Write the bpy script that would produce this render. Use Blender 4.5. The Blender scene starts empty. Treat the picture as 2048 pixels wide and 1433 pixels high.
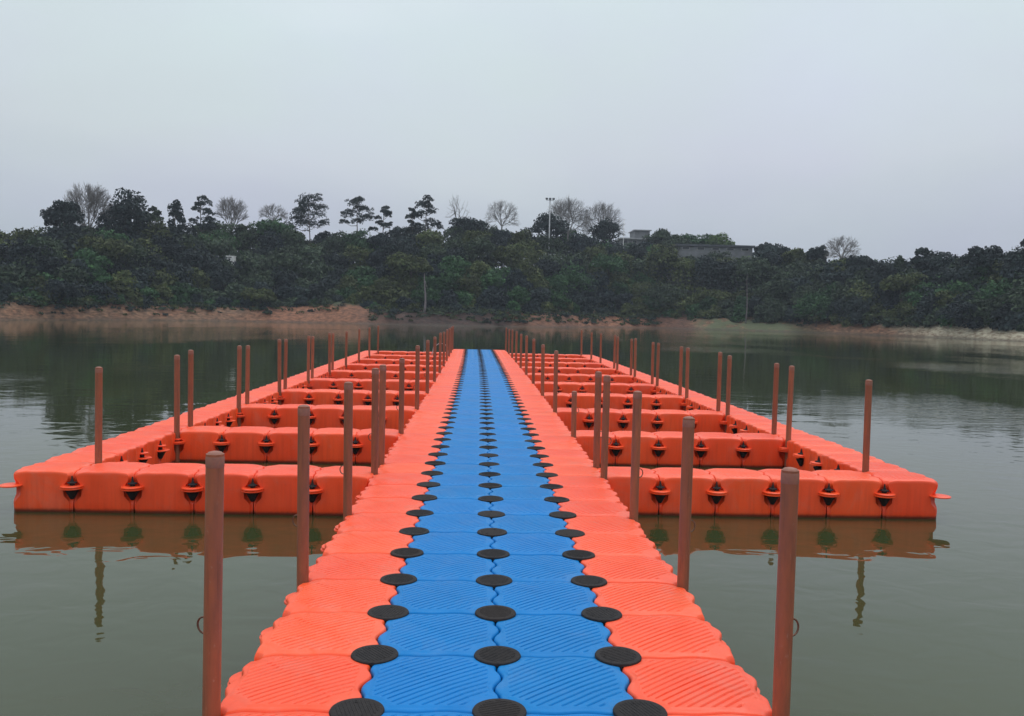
import bpy, math, random
import numpy as np
from mathutils import Vector, Matrix

random.seed(7)
rng = np.random.default_rng(7)
scene = bpy.context.scene
col = scene.collection
PI = math.pi
WATER_Z = -0.345

# ------------------------------------------------------------------ helpers
def link(name, data, parent=None, loc=None):
    o = bpy.data.objects.new(name, data)
    col.objects.link(o)
    if parent is not None:
        o.parent = parent
    if loc is not None:
        o.location = loc
    return o

def tag(o, label=None, cat=None, group=None, kind=None):
    if label: o['label'] = label
    if cat: o['category'] = cat
    if group: o['group'] = group
    if kind: o['kind'] = kind
    return o

def thing(name, label, cat, loc=(0, 0, 0), group=None):
    o = link(name, None, None, loc)
    o.empty_display_size = 0.2
    return tag(o, label, cat, group)

def mesh_np(name, verts, faces, mat=None, smooth=True, colors=None):
    """verts (N,3) array, faces: list of index lists, or an (M,k) int array"""
    me = bpy.data.meshes.new(name)
    verts = np.asarray(verts, dtype=np.float32)
    if isinstance(faces, np.ndarray):
        m, k = faces.shape
        me.vertices.add(len(verts)); me.vertices.foreach_set('co', verts.ravel())
        me.loops.add(m * k); me.loops.foreach_set('vertex_index', faces.astype(np.int32).ravel())
        me.polygons.add(m)
        me.polygons.foreach_set('loop_start', np.arange(0, m * k, k, dtype=np.int32))
        me.update(calc_edges=True)
    else:
        me.from_pydata([tuple(map(float, v)) for v in verts], [], faces)
        me.update()
    me.polygons.foreach_set('use_smooth', np.full(len(me.polygons), smooth, dtype=bool))
    if colors is not None:
        at = me.color_attributes.new('tint', 'FLOAT_COLOR', 'POINT')
        c = np.ones((len(verts), 4), dtype=np.float32); c[:, :3] = colors
        at.data.foreach_set('color', c.ravel())
    if mat: me.materials.append(mat)
    return me

class MB:
    """collects simple shapes into one mesh"""
    def __init__(self): self.v = []; self.f = []
    def box(self, x0, x1, y0, y1, z0, z1):
        n = len(self.v)
        self.v += [(x0,y0,z0),(x1,y0,z0),(x1,y1,z0),(x0,y1,z0),(x0,y0,z1),(x1,y0,z1),(x1,y1,z1),(x0,y1,z1)]
        self.f += [[n,n+3,n+2,n+1],[n+4,n+5,n+6,n+7],[n,n+1,n+5,n+4],[n+1,n+2,n+6,n+5],[n+2,n+3,n+7,n+6],[n+3,n,n+4,n+7]]
        return self
    def lathe(self, prof, seg=24, c=(0, 0, 0)):
        """prof: list of (r,z) from bottom to top, closed by caps"""
        n = len(self.v)
        for r, z in prof:
            for i in range(seg):
                a = 2*PI*i/seg
                self.v.append((c[0]+r*math.cos(a), c[1]+r*math.sin(a), c[2]+z))
        for k in range(len(prof)-1):
            for i in range(seg):
                j = (i+1) % seg
                self.f.append([n+k*seg+i, n+k*seg+j, n+(k+1)*seg+j, n+(k+1)*seg+i])
        self.f.append([n+i for i in range(seg)][::-1])
        self.f.append([n+(len(prof)-1)*seg+i for i in range(seg)])
        return self
    def tube(self, pts, rad, seg=8):
        """pts list of Vector, rad float or list"""
        n = len(self.v)
        P = [Vector(p) for p in pts]
        R = rad if isinstance(rad, (list, tuple)) else [rad]*len(P)
        up = Vector((0.13, 0.31, 0.94)).normalized()
        for k, p in enumerate(P):
            t = (P[min(k+1, len(P)-1)] - P[max(k-1, 0)]).normalized()
            a = t.cross(up)
            if a.length < 1e-3: a = t.cross(Vector((1, 0, 0)))
            a.normalize(); b = t.cross(a)
            for i in range(seg):
                q = 2*PI*i/seg
                self.v.append(tuple(p + (a*math.cos(q) + b*math.sin(q))*R[k]))
        for k in range(len(P)-1):
            for i in range(seg):
                j = (i+1) % seg
                self.f.append([n+k*seg+i, n+k*seg+j, n+(k+1)*seg+j, n+(k+1)*seg+i])
        self.f.append([n+i for i in range(seg)][::-1])
        self.f.append([n+(len(P)-1)*seg+i for i in range(seg)])
        return self
    def mesh(self, name, mat, smooth=False):
        return mesh_np(name, self.v, self.f, mat, smooth)
    def build(self, name, mat, parent=None, smooth=False, loc=None):
        return link(name, self.mesh(name, mat, smooth), parent, loc)

def auto_smooth(me, deg=35):
    import bmesh
    bm = bmesh.new(); bm.from_mesh(me)
    for f in bm.faces: f.smooth = True
    for e in bm.edges:
        if len(e.link_faces) == 2 and e.calc_face_angle(0) > math.radians(deg):
            e.smooth = False
    bm.to_mesh(me); bm.free()
    return me

# ------------------------------------------------------------------ materials
def new_mat(name):
    m = bpy.data.materials.new(name); m.use_nodes = True
    nt = m.node_tree; nt.nodes.clear()
    out = nt.nodes.new('ShaderNodeOutputMaterial')
    b = nt.nodes.new('ShaderNodeBsdfPrincipled')
    nt.links.new(b.outputs[0], out.inputs[0])
    return m, nt, b
def N(nt, t, **kw):
    n = nt.nodes.new(t)
    for k, v in kw.items(): setattr(n, k, v)
    return n
def ramp(nt, fac, stops, interp='LINEAR'):
    r = N(nt, 'ShaderNodeValToRGB'); r.color_ramp.interpolation = interp
    e = r.color_ramp.elements
    while len(e) < len(stops): e.new(0.5)
    for i, (p, c) in enumerate(stops):
        e[i].position = p; e[i].color = (*c, 1) if len(c) == 3 else c
    nt.links.new(fac, r.inputs[0])
    return r.outputs[0]
def noise(nt, vec, scale, detail=4, rough=0.55, dist=0.0):
    n = N(nt, 'ShaderNodeTexNoise'); n.inputs['Scale'].default_value = scale
    n.inputs['Detail'].default_value = detail; n.inputs['Roughness'].default_value = rough
    n.inputs['Distortion'].default_value = dist
    if vec is not None: nt.links.new(vec, n.inputs['Vector'])
    return n.outputs['Fac']
def mapping(nt, vec, scale=(1, 1, 1), loc=(0, 0, 0)):
    m = N(nt, 'ShaderNodeMapping'); m.inputs['Scale'].default_value = scale
    m.inputs['Location'].default_value = loc
    nt.links.new(vec, m.inputs['Vector']); return m.outputs[0]
def mixc(nt, fac, a, b, blend='MIX'):
    m = N(nt, 'ShaderNodeMix', data_type='RGBA', blend_type=blend)
    for sock, val in ((m.inputs[0], fac), (m.inputs[6], a), (m.inputs[7], b)):
        if hasattr(val, 'links'): nt.links.new(val, sock)
        elif isinstance(val, (int, float)): sock.default_value = val
        else: sock.default_value = (*val, 1)
    return m.outputs[2]
def math_n(nt, op, a, b=None, c=None, clamp=False):
    m = N(nt, 'ShaderNodeMath', operation=op); m.use_clamp = clamp
    for i, v in enumerate((a, b, c)):
        if v is None: continue
        if hasattr(v, 'links'): nt.links.new(v, m.inputs[i])
        else: m.inputs[i].default_value = v
    return m.outputs[0]
def bump(nt, h, strength=0.3, dist=0.01):
    b = N(nt, 'ShaderNodeBump'); b.inputs['Strength'].default_value = strength
    b.inputs['Distance'].default_value = dist
    nt.links.new(h, b.inputs['Height']); return b.outputs[0]

def plastic(name, base, worn, dark, rough=0.36, spec=0.46, dusty=0.13):
    m, nt, b = new_mat(name)
    geo = N(nt, 'ShaderNodeNewGeometry'); oi = N(nt, 'ShaderNodeObjectInfo')
    pos = geo.outputs['Position']
    n1 = noise(nt, pos, 2.3, 5, 0.6)
    n2 = noise(nt, pos, 38, 4, 0.7)
    c = mixc(nt, ramp(nt, n1, [(0.35, (0, 0, 0)), (0.72, (1, 1, 1))]), base, worn)
    c = mixc(nt, math_n(nt, 'MULTIPLY', ramp(nt, n2, [(0.56, (0, 0, 0)), (0.78, (1, 1, 1))]), 0.28), c, dark)
    # each float moulded from a slightly different batch of plastic
    hsv = N(nt, 'ShaderNodeHueSaturation')
    hsv.inputs['Hue'].default_value = 0.5
    nt.links.new(math_n(nt, 'MULTIPLY_ADD', oi.outputs['Random'], 0.07, 0.965), hsv.inputs['Value'])
    nt.links.new(math_n(nt, 'MULTIPLY_ADD', oi.outputs['Random'], 0.003, 0.4985), hsv.inputs['Hue'])
    nt.links.new(c, hsv.inputs['Color']); c = hsv.outputs[0]
    # dust dried in puddles and a few scuffs on the treads
    dust = ramp(nt, noise(nt, pos, 3.1, 7, 0.72, 0.6), [(0.52, (0, 0, 0)), (0.66, (1, 1, 1))])
    dust2 = ramp(nt, noise(nt, mapping(nt, pos, (5, 1.5, 1), (3, 7, 0)), 6.0, 6, 0.75), [(0.60, (0, 0, 0)), (0.72, (1, 1, 1))])
    df = math_n(nt, 'MULTIPLY', math_n(nt, 'MAXIMUM', dust, dust2), dusty)
    c = mixc(nt, df, c, (0.42, 0.34, 0.27))
    # vertical run marks, and a dark brown band just above the water surface
    sep = N(nt, 'ShaderNodeSeparateXYZ'); nt.links.new(pos, sep.inputs[0])
    st = noise(nt, mapping(nt, pos, (26, 26, 1.2)), 1.0, 3, 0.6)
    side = N(nt, 'ShaderNodeMapRange'); nt.links.new(sep.outputs[2], side.inputs[0])
    side.inputs[1].default_value = -0.02; side.inputs[2].default_value = -0.09
    stf = math_n(nt, 'MULTIPLY', ramp(nt, st, [(0.45, (0, 0, 0)), (0.75, (1, 1, 1))]), side.outputs[0])
    c = mixc(nt, math_n(nt, 'MULTIPLY', stf, 0.35), c, dark)
    waterline_band = N(nt, 'ShaderNodeMapRange'); waterline_band.interpolation_type = 'SMOOTHSTEP'
    nt.links.new(math_n(nt, 'MULTIPLY_ADD', n2, 0.02, sep.outputs[2]), waterline_band.inputs[0])
    waterline_band.inputs[1].default_value = WATER_Z + 0.050; waterline_band.inputs[2].default_value = WATER_Z + 0.018
    c = mixc(nt, math_n(nt, 'MULTIPLY', waterline_band.outputs[0], 0.86), c, (0.035, 0.022, 0.014))
    nt.links.new(c, b.inputs['Base Color'])
    nt.links.new(math_n(nt, 'MULTIPLY_ADD', n1, 0.25, rough - 0.1), b.inputs['Roughness'])
    b.inputs['Specular IOR Level'].default_value = spec
    nt.links.new(bump(nt, math_n(nt, 'MULTIPLY_ADD', noise(nt, pos, 160, 3, 0.6), 0.5, n2), 0.35, 0.003), b.inputs['Normal'])
    return m

M = {}
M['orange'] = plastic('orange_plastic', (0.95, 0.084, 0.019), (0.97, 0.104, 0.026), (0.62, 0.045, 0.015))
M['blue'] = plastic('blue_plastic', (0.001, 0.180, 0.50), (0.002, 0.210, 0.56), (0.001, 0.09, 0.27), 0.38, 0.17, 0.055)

def m_black():
    m, nt, b = new_mat('black_rubber')
    pos = N(nt, 'ShaderNodeNewGeometry').outputs['Position']
    oi = N(nt, 'ShaderNodeObjectInfo').outputs['Random']
    n1 = noise(nt, pos, 55, 5, 0.7)
    c = mixc(nt, ramp(nt, n1, [(0.4, (0, 0, 0)), (0.7, (1, 1, 1))]), (0.010, 0.011, 0.014), (0.028, 0.026, 0.026))
    c = mixc(nt, math_n(nt, 'MULTIPLY', oi, 0.4), c, (0.036, 0.024, 0.018))
    nt.links.new(c, b.inputs['Base Color']); b.inputs['Roughness'].default_value = 0.75; b.inputs['Specular IOR Level'].default_value = 0.28
    nt.links.new(bump(nt, noise(nt, pos, 130, 3, 0.7), 0.7, 0.004), b.inputs['Normal'])
    return m
M['black'] = m_black()

def m_simple(name, a, bcol, scale=8, rough=0.6, metal=0.0, bs=0.25, bd=0.01, stretch=(1, 1, 1)):
    m, nt, b = new_mat(name)
    pos = N(nt, 'ShaderNodeNewGeometry').outputs['Position']
    n1 = noise(nt, mapping(nt, pos, stretch), scale, 5, 0.65)
    nt.links.new(mixc(nt, ramp(nt, n1, [(0.35, (0, 0, 0)), (0.68, (1, 1, 1))]), a, bcol), b.inputs['Base Color'])
    b.inputs['Roughness'].default_value = rough; b.inputs['Metallic'].default_value = metal
    nt.links.new(bump(nt, n1, bs, bd), b.inputs['Normal'])
    return m
def m_post():
    m, nt, b = new_mat('brown_painted_pipe')
    pos = N(nt, 'ShaderNodeNewGeometry').outputs['Position']
    oi = N(nt, 'ShaderNodeObjectInfo').outputs['Random']
    n1 = noise(nt, mapping(nt, pos, (6, 6, 1.2)), 5, 5, 0.65)
    c = mixc(nt, ramp(nt, n1, [(0.35, (0, 0, 0)), (0.68, (1, 1, 1))]), (0.320, 0.108, 0.054), (0.225, 0.086, 0.050))
    chips = noise(nt, mapping(nt, pos, (1, 1, 0.6)), 60, 4, 0.7)
    c = mixc(nt, math_n(nt, 'MULTIPLY', ramp(nt, chips, [(0.64, (0, 0, 0)), (0.70, (1, 1, 1))]), 0.45), c, (0.36, 0.22, 0.16))
    runs = noise(nt, mapping(nt, pos, (55, 55, 1.5)), 1, 4, 0.7)
    c = mixc(nt, math_n(nt, 'MULTIPLY', ramp(nt, runs, [(0.55, (0, 0, 0)), (0.72, (1, 1, 1))]), 0.45), c, (0.085, 0.035, 0.025))
    hsv = N(nt, 'ShaderNodeHueSaturation'); nt.links.new(math_n(nt, 'MULTIPLY_ADD', oi, 0.24, 0.88), hsv.inputs['Value'])
    nt.links.new(c, hsv.inputs['Color']); nt.links.new(hsv.outputs[0], b.inputs['Base Color'])
    b.inputs['Roughness'].default_value = 0.5; b.inputs['Specular IOR Level'].default_value = 0.35
    nt.links.new(bump(nt, chips, 0.25, 0.002), b.inputs['Normal'])
    return m
M['post'] = m_post()
M['cap'] = m_simple('weathered_brown_cap', (0.320, 0.140, 0.095), (0.24, 0.105, 0.075), 40, 0.6, 0, 0.2, 0.003)
M['ring'] = m_simple('rusty_wire', (0.22, 0.12, 0.08), (0.12, 0.06, 0.04), 60, 0.55, 0.5)
M['bolt'] = m_simple('dark_bolt', (0.20, 0.032, 0.022), (0.035, 0.012, 0.014), 40, 0.5)
M['bark'] = m_simple('bark', (0.085, 0.070, 0.060), (0.045, 0.036, 0.030), 3, 0.9, 0, 0.4, 0.03, (1, 1, .3))
M['twig'] = m_simple('pale_twigs', (0.19, 0.18, 0.17), (0.12, 0.112, 0.105), 2, 0.9)
M['pale_trunk'] = m_simple('pale_bark', (0.22, 0.19, 0.20), (0.14, 0.12, 0.12), 3, 0.9)
M['concrete'] = m_simple('pale_concrete', (0.42, 0.42, 0.40), (0.30, 0.30, 0.29), 1.2, 0.85)
M['concrete_dark'] = m_simple('grey_concrete', (0.20, 0.21, 0.22), (0.13, 0.135, 0.14), 1.2, 0.85)
M['roof'] = m_simple('dark_roof', (0.075, 0.085, 0.095), (0.05, 0.055, 0.065), 1.5, 0.8)
M['glass'] = m_simple('window_glass', (0.03, 0.035, 0.04), (0.02, 0.02, 0.025), 1, 0.15)
M['galv'] = m_simple('galvanised_steel', (0.42, 0.43, 0.44), (0.30, 0.31, 0.32), 3, 0.5, 0.3)
M['white'] = m_simple('white_paint', (0.80, 0.80, 0.78), (0.65, 0.65, 0.63), 3, 0.5)
M['rope'] = m_simple('pale_rope', (0.42, 0.38, 0.38), (0.28, 0.25, 0.26), 50, 0.9)

def m_leaf():
    m, nt, b = new_mat('foliage')
    at = N(nt, 'ShaderNodeVertexColor'); at.layer_name = 'tint'
    pos = N(nt, 'ShaderNodeNewGeometry').outputs['Position']
    n1 = noise(nt, pos, 1.1, 4, 0.6)
    c = mixc(nt, 1.0, at.outputs['Color'], ramp(nt, n1, [(0.3, (0.62, 0.66, 0.72)), (0.7, (1.35, 1.32, 1.1))]), 'MULTIPLY')
    nt.links.new(c, b.inputs['Base Color']); b.inputs['Roughness'].default_value = 0.75
    b.inputs['Specular IOR Level'].default_value = 0.2
    return m
M['leaf'] = m_leaf()

def m_land():
    m, nt, b = new_mat('lakeside_soil')
    geo = N(nt, 'ShaderNodeNewGeometry'); pos = geo.outputs['Position']
    sep = N(nt, 'ShaderNodeSeparateXYZ'); nt.links.new(pos, sep.inputs[0])
    fine = noise(nt, mapping(nt, pos, (1, 1, 3)), 1.6, 8, 0.68)
    big = noise(nt, pos, 0.12, 4, 0.6)
    clay = mixc(nt, ramp(nt, fine, [(0.35, (0, 0, 0)), (0.62, (1, 1, 1))]), (0.090, 0.042, 0.026), (0.32, 0.145, 0.078))
    ochre = mixc(nt, ramp(nt, fine, [(0.35, (0, 0, 0)), (0.65, (1, 1, 1))]), (0.070, 0.040, 0.025), (0.31, 0.175, 0.100))
    sand = mixc(nt, ramp(nt, fine, [(0.38, (0, 0, 0)), (0.6, (1, 1, 1))]), (0.24, 0.17, 0.11), (0.60, 0.55, 0.40))
    brown = mixc(nt, ramp(nt, fine, [(0.38, (0, 0, 0)), (0.72, (1, 1, 1))]), (0.024, 0.016, 0.013), (0.085, 0.042, 0.030))
    # the soil changes along the shore
    xw = math_n(nt, 'MULTIPLY_ADD', big, 8, sep.outputs[0])
    def band(x0, x1):
        mr = N(nt, 'ShaderNodeMapRange'); mr.interpolation_type = 'SMOOTHSTEP'
        nt.links.new(xw, mr.inputs[0]); mr.inputs[1].default_value = x0; mr.inputs[2].default_value = x1
        return mr.outputs[0]
    ochre = mixc(nt, ramp(nt, noise(nt, mapping(nt, pos, (1, 1, 2)), 0.32, 5, 0.65), [(0.46, (0, 0, 0)), (0.62, (.6, .6, .6))]), ochre, clay)
    ochre = mixc(nt, math_n(nt, 'MULTIPLY', ramp(nt, noise(nt, mapping(nt, pos, (1, 1, 2)), 0.75, 5, 0.7, 0.5), [(0.52, (0, 0, 0)), (0.62, (1, 1, 1))]), 0.7), ochre, (0.055, 0.042, 0.026))
    c = mixc(nt, band(-27, -22), ochre, clay)
    c = mixc(nt, band(-16, -5), c, brown)
    c = mixc(nt, band(6, 9), c, mixc(nt, 0.6, brown, clay))
    c = mixc(nt, band(15, 17), c, clay)
    c = mixc(nt, band(27, 33), c, mixc(nt, 0.35, brown, clay))
    c = mixc(nt, band(33, 37), c, ochre)
    c = mixc(nt, band(54, 56.5), c, sand)
    grass = mixc(nt, fine, (0.022, 0.035, 0.014), (0.055, 0.070, 0.030))
    # grass and creepers above the flood line
    zz = math_n(nt, 'MULTIPLY_ADD', noise(nt, pos, 0.55, 6, 0.7), 1.8, sep.outputs[2])
    g = N(nt, 'ShaderNodeMapRange'); g.interpolation_type = 'SMOOTHSTEP'
    nt.links.new(zz, g.inputs[0]); g.inputs[1].default_value = 2.6; g.inputs[2].default_value = 3.2
    c = mixc(nt, g.outputs[0], c, grass)
    # a strip of low grass reaching the water on the right
    gp = math_n(nt, 'MULTIPLY', band(34, 38), math_n(nt, 'SUBTRACT', 1.0, band(46, 50)))
    gp = math_n(nt, 'MULTIPLY', gp, ramp(nt, noise(nt, pos, 0.5, 5, 0.6), [(0.36, (0, 0, 0)), (0.46, (1, 1, 1))]))
    c = mixc(nt, gp, c, mixc(nt, fine, (0.05, 0.065, 0.030), (0.15, 0.165, 0.085)))
    # wet mud at the water's edge
    w = N(nt, 'ShaderNodeMapRange'); nt.links.new(sep.outputs[2], w.inputs[0])
    w.inputs[1].default_value = WATER_Z + 0.30; w.inputs[2].default_value = WATER_Z + 0.08
    c = mixc(nt, math_n(nt, 'MULTIPLY', w.outputs[0], 0.6), c, (0.050, 0.038, 0.026))
    nt.links.new(c, b.inputs['Base Color']); b.inputs['Roughness'].default_value = 0.9
    nt.links.new(bump(nt, fine, 0.8, 0.25), b.inputs['Normal'])
    return m
M['land'] = m_land()

def m_water():
    m, nt, b = new_mat('lake_water')
    pos = N(nt, 'ShaderNodeNewGeometry').outputs['Position']
    b.inputs['Base Color'].default_value = (0.040, 0.050, 0.019, 1)
    b.inputs['Roughness'].default_value = 0.025
    b.inputs['IOR'].default_value = 1.333
    b.inputs['Specular IOR Level'].default_value = 0.5
    # calm lake: slow swell, small wavelets, and rougher patches where the breeze touches
    swell = noise(nt, mapping(nt, pos, (0.55, 0.9, 1)), 1.15, 2, 0.45, 0.4)
    wave = noise(nt, mapping(nt, pos, (1.7, 2.1, 1)), 1.7, 2, 0.42, 0.5)
    patch = ramp(nt, noise(nt, mapping(nt, pos, (1, 0.6, 1), (3.1, 1.2, 0)), 0.085, 3, 0.5), [(0.50, (0, 0, 0)), (0.62, (1, 1, 1))])
    sep = N(nt, 'ShaderNodeSeparateXYZ'); nt.links.new(pos, sep.inputs[0])
    far = N(nt, 'ShaderNodeMapRange'); far.interpolation_type = 'SMOOTHSTEP'
    nt.links.new(sep.outputs[1], far.inputs[0]); far.inputs[1].default_value = 5.0; far.inputs[2].default_value = 12.0
    off = math_n(nt, 'ABSOLUTE', sep.outputs[0])
    lat = N(nt, 'ShaderNodeMapRange'); nt.links.new(off, lat.inputs[0])
    lat.inputs[1].default_value = 5.0; lat.inputs[2].default_value = 8.0
    amp = math_n(nt, 'MULTIPLY', far.outputs[0], lat.outputs[0])
    rip = noise(nt, mapping(nt, pos, (0.7, 2.2, 1)), 3.4, 3, 0.6, 0.5)
    ripk = math_n(nt, 'MULTIPLY', amp, math_n(nt, 'MULTIPLY_ADD', patch, 0.0075, 0.0010))
    h = math_n(nt, 'MULTIPLY', swell, 0.0060)
    h = math_n(nt, 'MULTIPLY_ADD', wave, math_n(nt, 'MULTIPLY_ADD', far.outputs[0], -0.0045, 0.0060), h)
    h = math_n(nt, 'ADD', h, math_n(nt, 'MULTIPLY', rip, ripk))
    nt.links.new(bump(nt, h, 1.0, 1.0), b.inputs['Normal'])
    return m
M['water'] = m_water()

# ------------------------------------------------------------------ camera (solved from the photograph's perspective)
CAM = [-0.08194093994591174, -3.484240483544214, 1.404198277645456, 1730.4638441501695,
       0.051492390576058665, 0.03342663646799628, 0.021621815862693513]
cx, cy, ch, fpx, pi_, ya_, ro_ = CAM
Fv = Vector((math.sin(ya_)*math.cos(pi_), math.cos(ya_)*math.cos(pi_), -math.sin(pi_)))
R0 = Fv.cross(Vector((0, 0, 1))).normalized(); U0 = R0.cross(Fv)
Rv = R0*math.cos(ro_) + U0*math.sin(ro_); Uv = -R0*math.sin(ro_) + U0*math.cos(ro_)
cam_d = bpy.data.cameras.new('camera'); cam = bpy.data.objects.new('camera', cam_d)
col.objects.link(cam)
cam.matrix_world = Matrix(((Rv.x, Uv.x, -Fv.x, cx), (Rv.y, Uv.y, -Fv.y, cy), (Rv.z, Uv.z, -Fv.z, ch), (0, 0, 0, 1)))
cam_d.sensor_width = 36; cam_d.lens = fpx*36/2048
cam_d.clip_start = 0.05; cam_d.clip_end = 8000
scene.camera = cam
CP = Vector((cx, cy, ch))
def ray(px, py): return Fv + Rv*((px-1024)/fpx) - Uv*((py-716.5)/fpx)
def on_plane(px, py, z): d = ray(px, py); return CP + d*((z-ch)/d.z)

# ------------------------------------------------------------------ world, sun
w = bpy.data.worlds.new('World'); scene.world = w; w.use_nodes = True
nt = w.node_tree; nt.nodes.clear()
SUN_EL, SUN_AZ = math.radians(58), math.radians(35)      # azimuth from +Y towards +X
wo = N(nt, 'ShaderNodeOutputWorld')
sky = N(nt, 'ShaderNodeTexSky', sky_type='NISHITA'); sky.sun_disc = False
sky.sun_elevation = SUN_EL; sky.sun_rotation = SUN_AZ
bg1 = N(nt, 'ShaderNodeBackground'); nt.links.new(sky.outputs[0], bg1.inputs[0]); bg1.inputs[1].default_value = 0.05
tc = N(nt, 'ShaderNodeTexCoord'); sp = N(nt, 'ShaderNodeSeparateXYZ'); nt.links.new(tc.outputs['Generated'], sp.inputs[0])
cloud = noise(nt, mapping(nt, tc.outputs['Generated'], (1, 1, 2.6)), 1.7, 5, 0.5, 0.3)
zc = math_n(nt, 'ADD', sp.outputs[2], math_n(nt, 'MULTIPLY', math_n(nt, 'SUBTRACT', cloud, 0.5), 0.24), clamp=True)
grad = ramp(nt, zc, [(0.0, (0.455, 0.50, 0.57)), (0.10, (0.535, 0.58, 0.66)), (0.20, (0.655, 0.705, 0.76)),
                     (0.33, (0.72, 0.81, 0.86)), (0.6, (1.05, 1.10, 1.16)), (1.0, (1.42, 1.46, 1.50))])
tintn = ramp(nt, noise(nt, mapping(nt, tc.outputs['Generated'], (1, 1, 2.0), (4, 2, 1)), 2.6, 4, 0.5), [(0.35, (0.985, 0.965, 1.03)), (0.65, (0.99, 1.02, 0.99))])
grad = mixc(nt, 1.0, grad, tintn, 'MULTIPLY')
bg2 = N(nt, 'ShaderNodeBackground'); nt.links.new(grad, bg2.inputs[0]); bg2.inputs[1].default_value = 1.0
mx = N(nt, 'ShaderNodeMixShader'); mx.inputs[0].default_value = 0.94
nt.links.new(bg1.outputs[0], mx.inputs[1]); nt.links.new(bg2.outputs[0], mx.inputs[2]); nt.links.new(mx.outputs[0], wo.inputs[0])
sl = bpy.data.lights.new('sun', 'SUN'); sl.energy = 0.6; sl.angle = math.radians(25); sl.color = (1.0, 0.96, 0.90)
so = bpy.data.objects.new('sun', sl); col.objects.link(so)
sdir = Vector((math.sin(SUN_AZ)*math.cos(SUN_EL), math.cos(SUN_AZ)*math.cos(SUN_EL), math.sin(SUN_EL)))
so.rotation_euler = sdir.to_track_quat('Z', 'Y').to_euler()
scene.view_settings.view_transform = 'Standard'; scene.view_settings.look = 'None'
scene.view_settings.exposure = 0.0; scene.view_settings.gamma = 1.0; scene.view_settings.use_curve_mapping = False
scene.render.engine = 'CYCLES'
scene.cycles.volume_bounces = 0
scene.cycles.max_bounces = 8
scene.render.resolution_x = 1024; scene.render.resolution_y = 716

# ------------------------------------------------------------------ float mesh
RC = 0.25
def outline(inset, rc, wf, M_=92, A_=16):
    """closed outline of a float: a square with wavy edges and round bites at the corners"""
    a = 0.2478 - inset
    r = rc + inset*0.6
    pts = []
    s = math.sqrt(max(r*r - (RC - a)**2, 1e-6))
    e = RC - s                     # the side runs from -e to e
    ang0 = math.atan2(RC - a, s)   # arc start angle
    def wx(t): return wf*0.0155*math.sin(2*PI*t/0.21)*math.exp(-(abs(t)/0.135)**6)
    def wy(t): return wf*0.0065*math.sin(2*PI*t/0.24)*math.exp(-(abs(t)/0.15)**6)
    for side in range(4):
        for i in range(M_):
            t = -e + 2*e*i/M_
            if side == 0: pts.append((a + wx(t), t))
            elif side == 1: pts.append((-t, a + wy(-t)))
            elif side == 2: pts.append((-a + wx(-t), -t))
            else: pts.append((t, -a + wy(t)))
        cxn, cyn = ((RC, RC), (-RC, RC), (-RC, -RC), (RC, -RC))[side]
        base = (-PI/2, 0, PI/2, PI)[side]
        # from the end of this side to the start of the next, round the corner circle
        st = base - ang0; en = base - PI/2 + ang0
        for i in range(A_):
            q = st + (en - st)*i/A_
            pts.append((cxn + r*math.cos(q), cyn + r*math.sin(q)))
    return np.array(pts)

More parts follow.
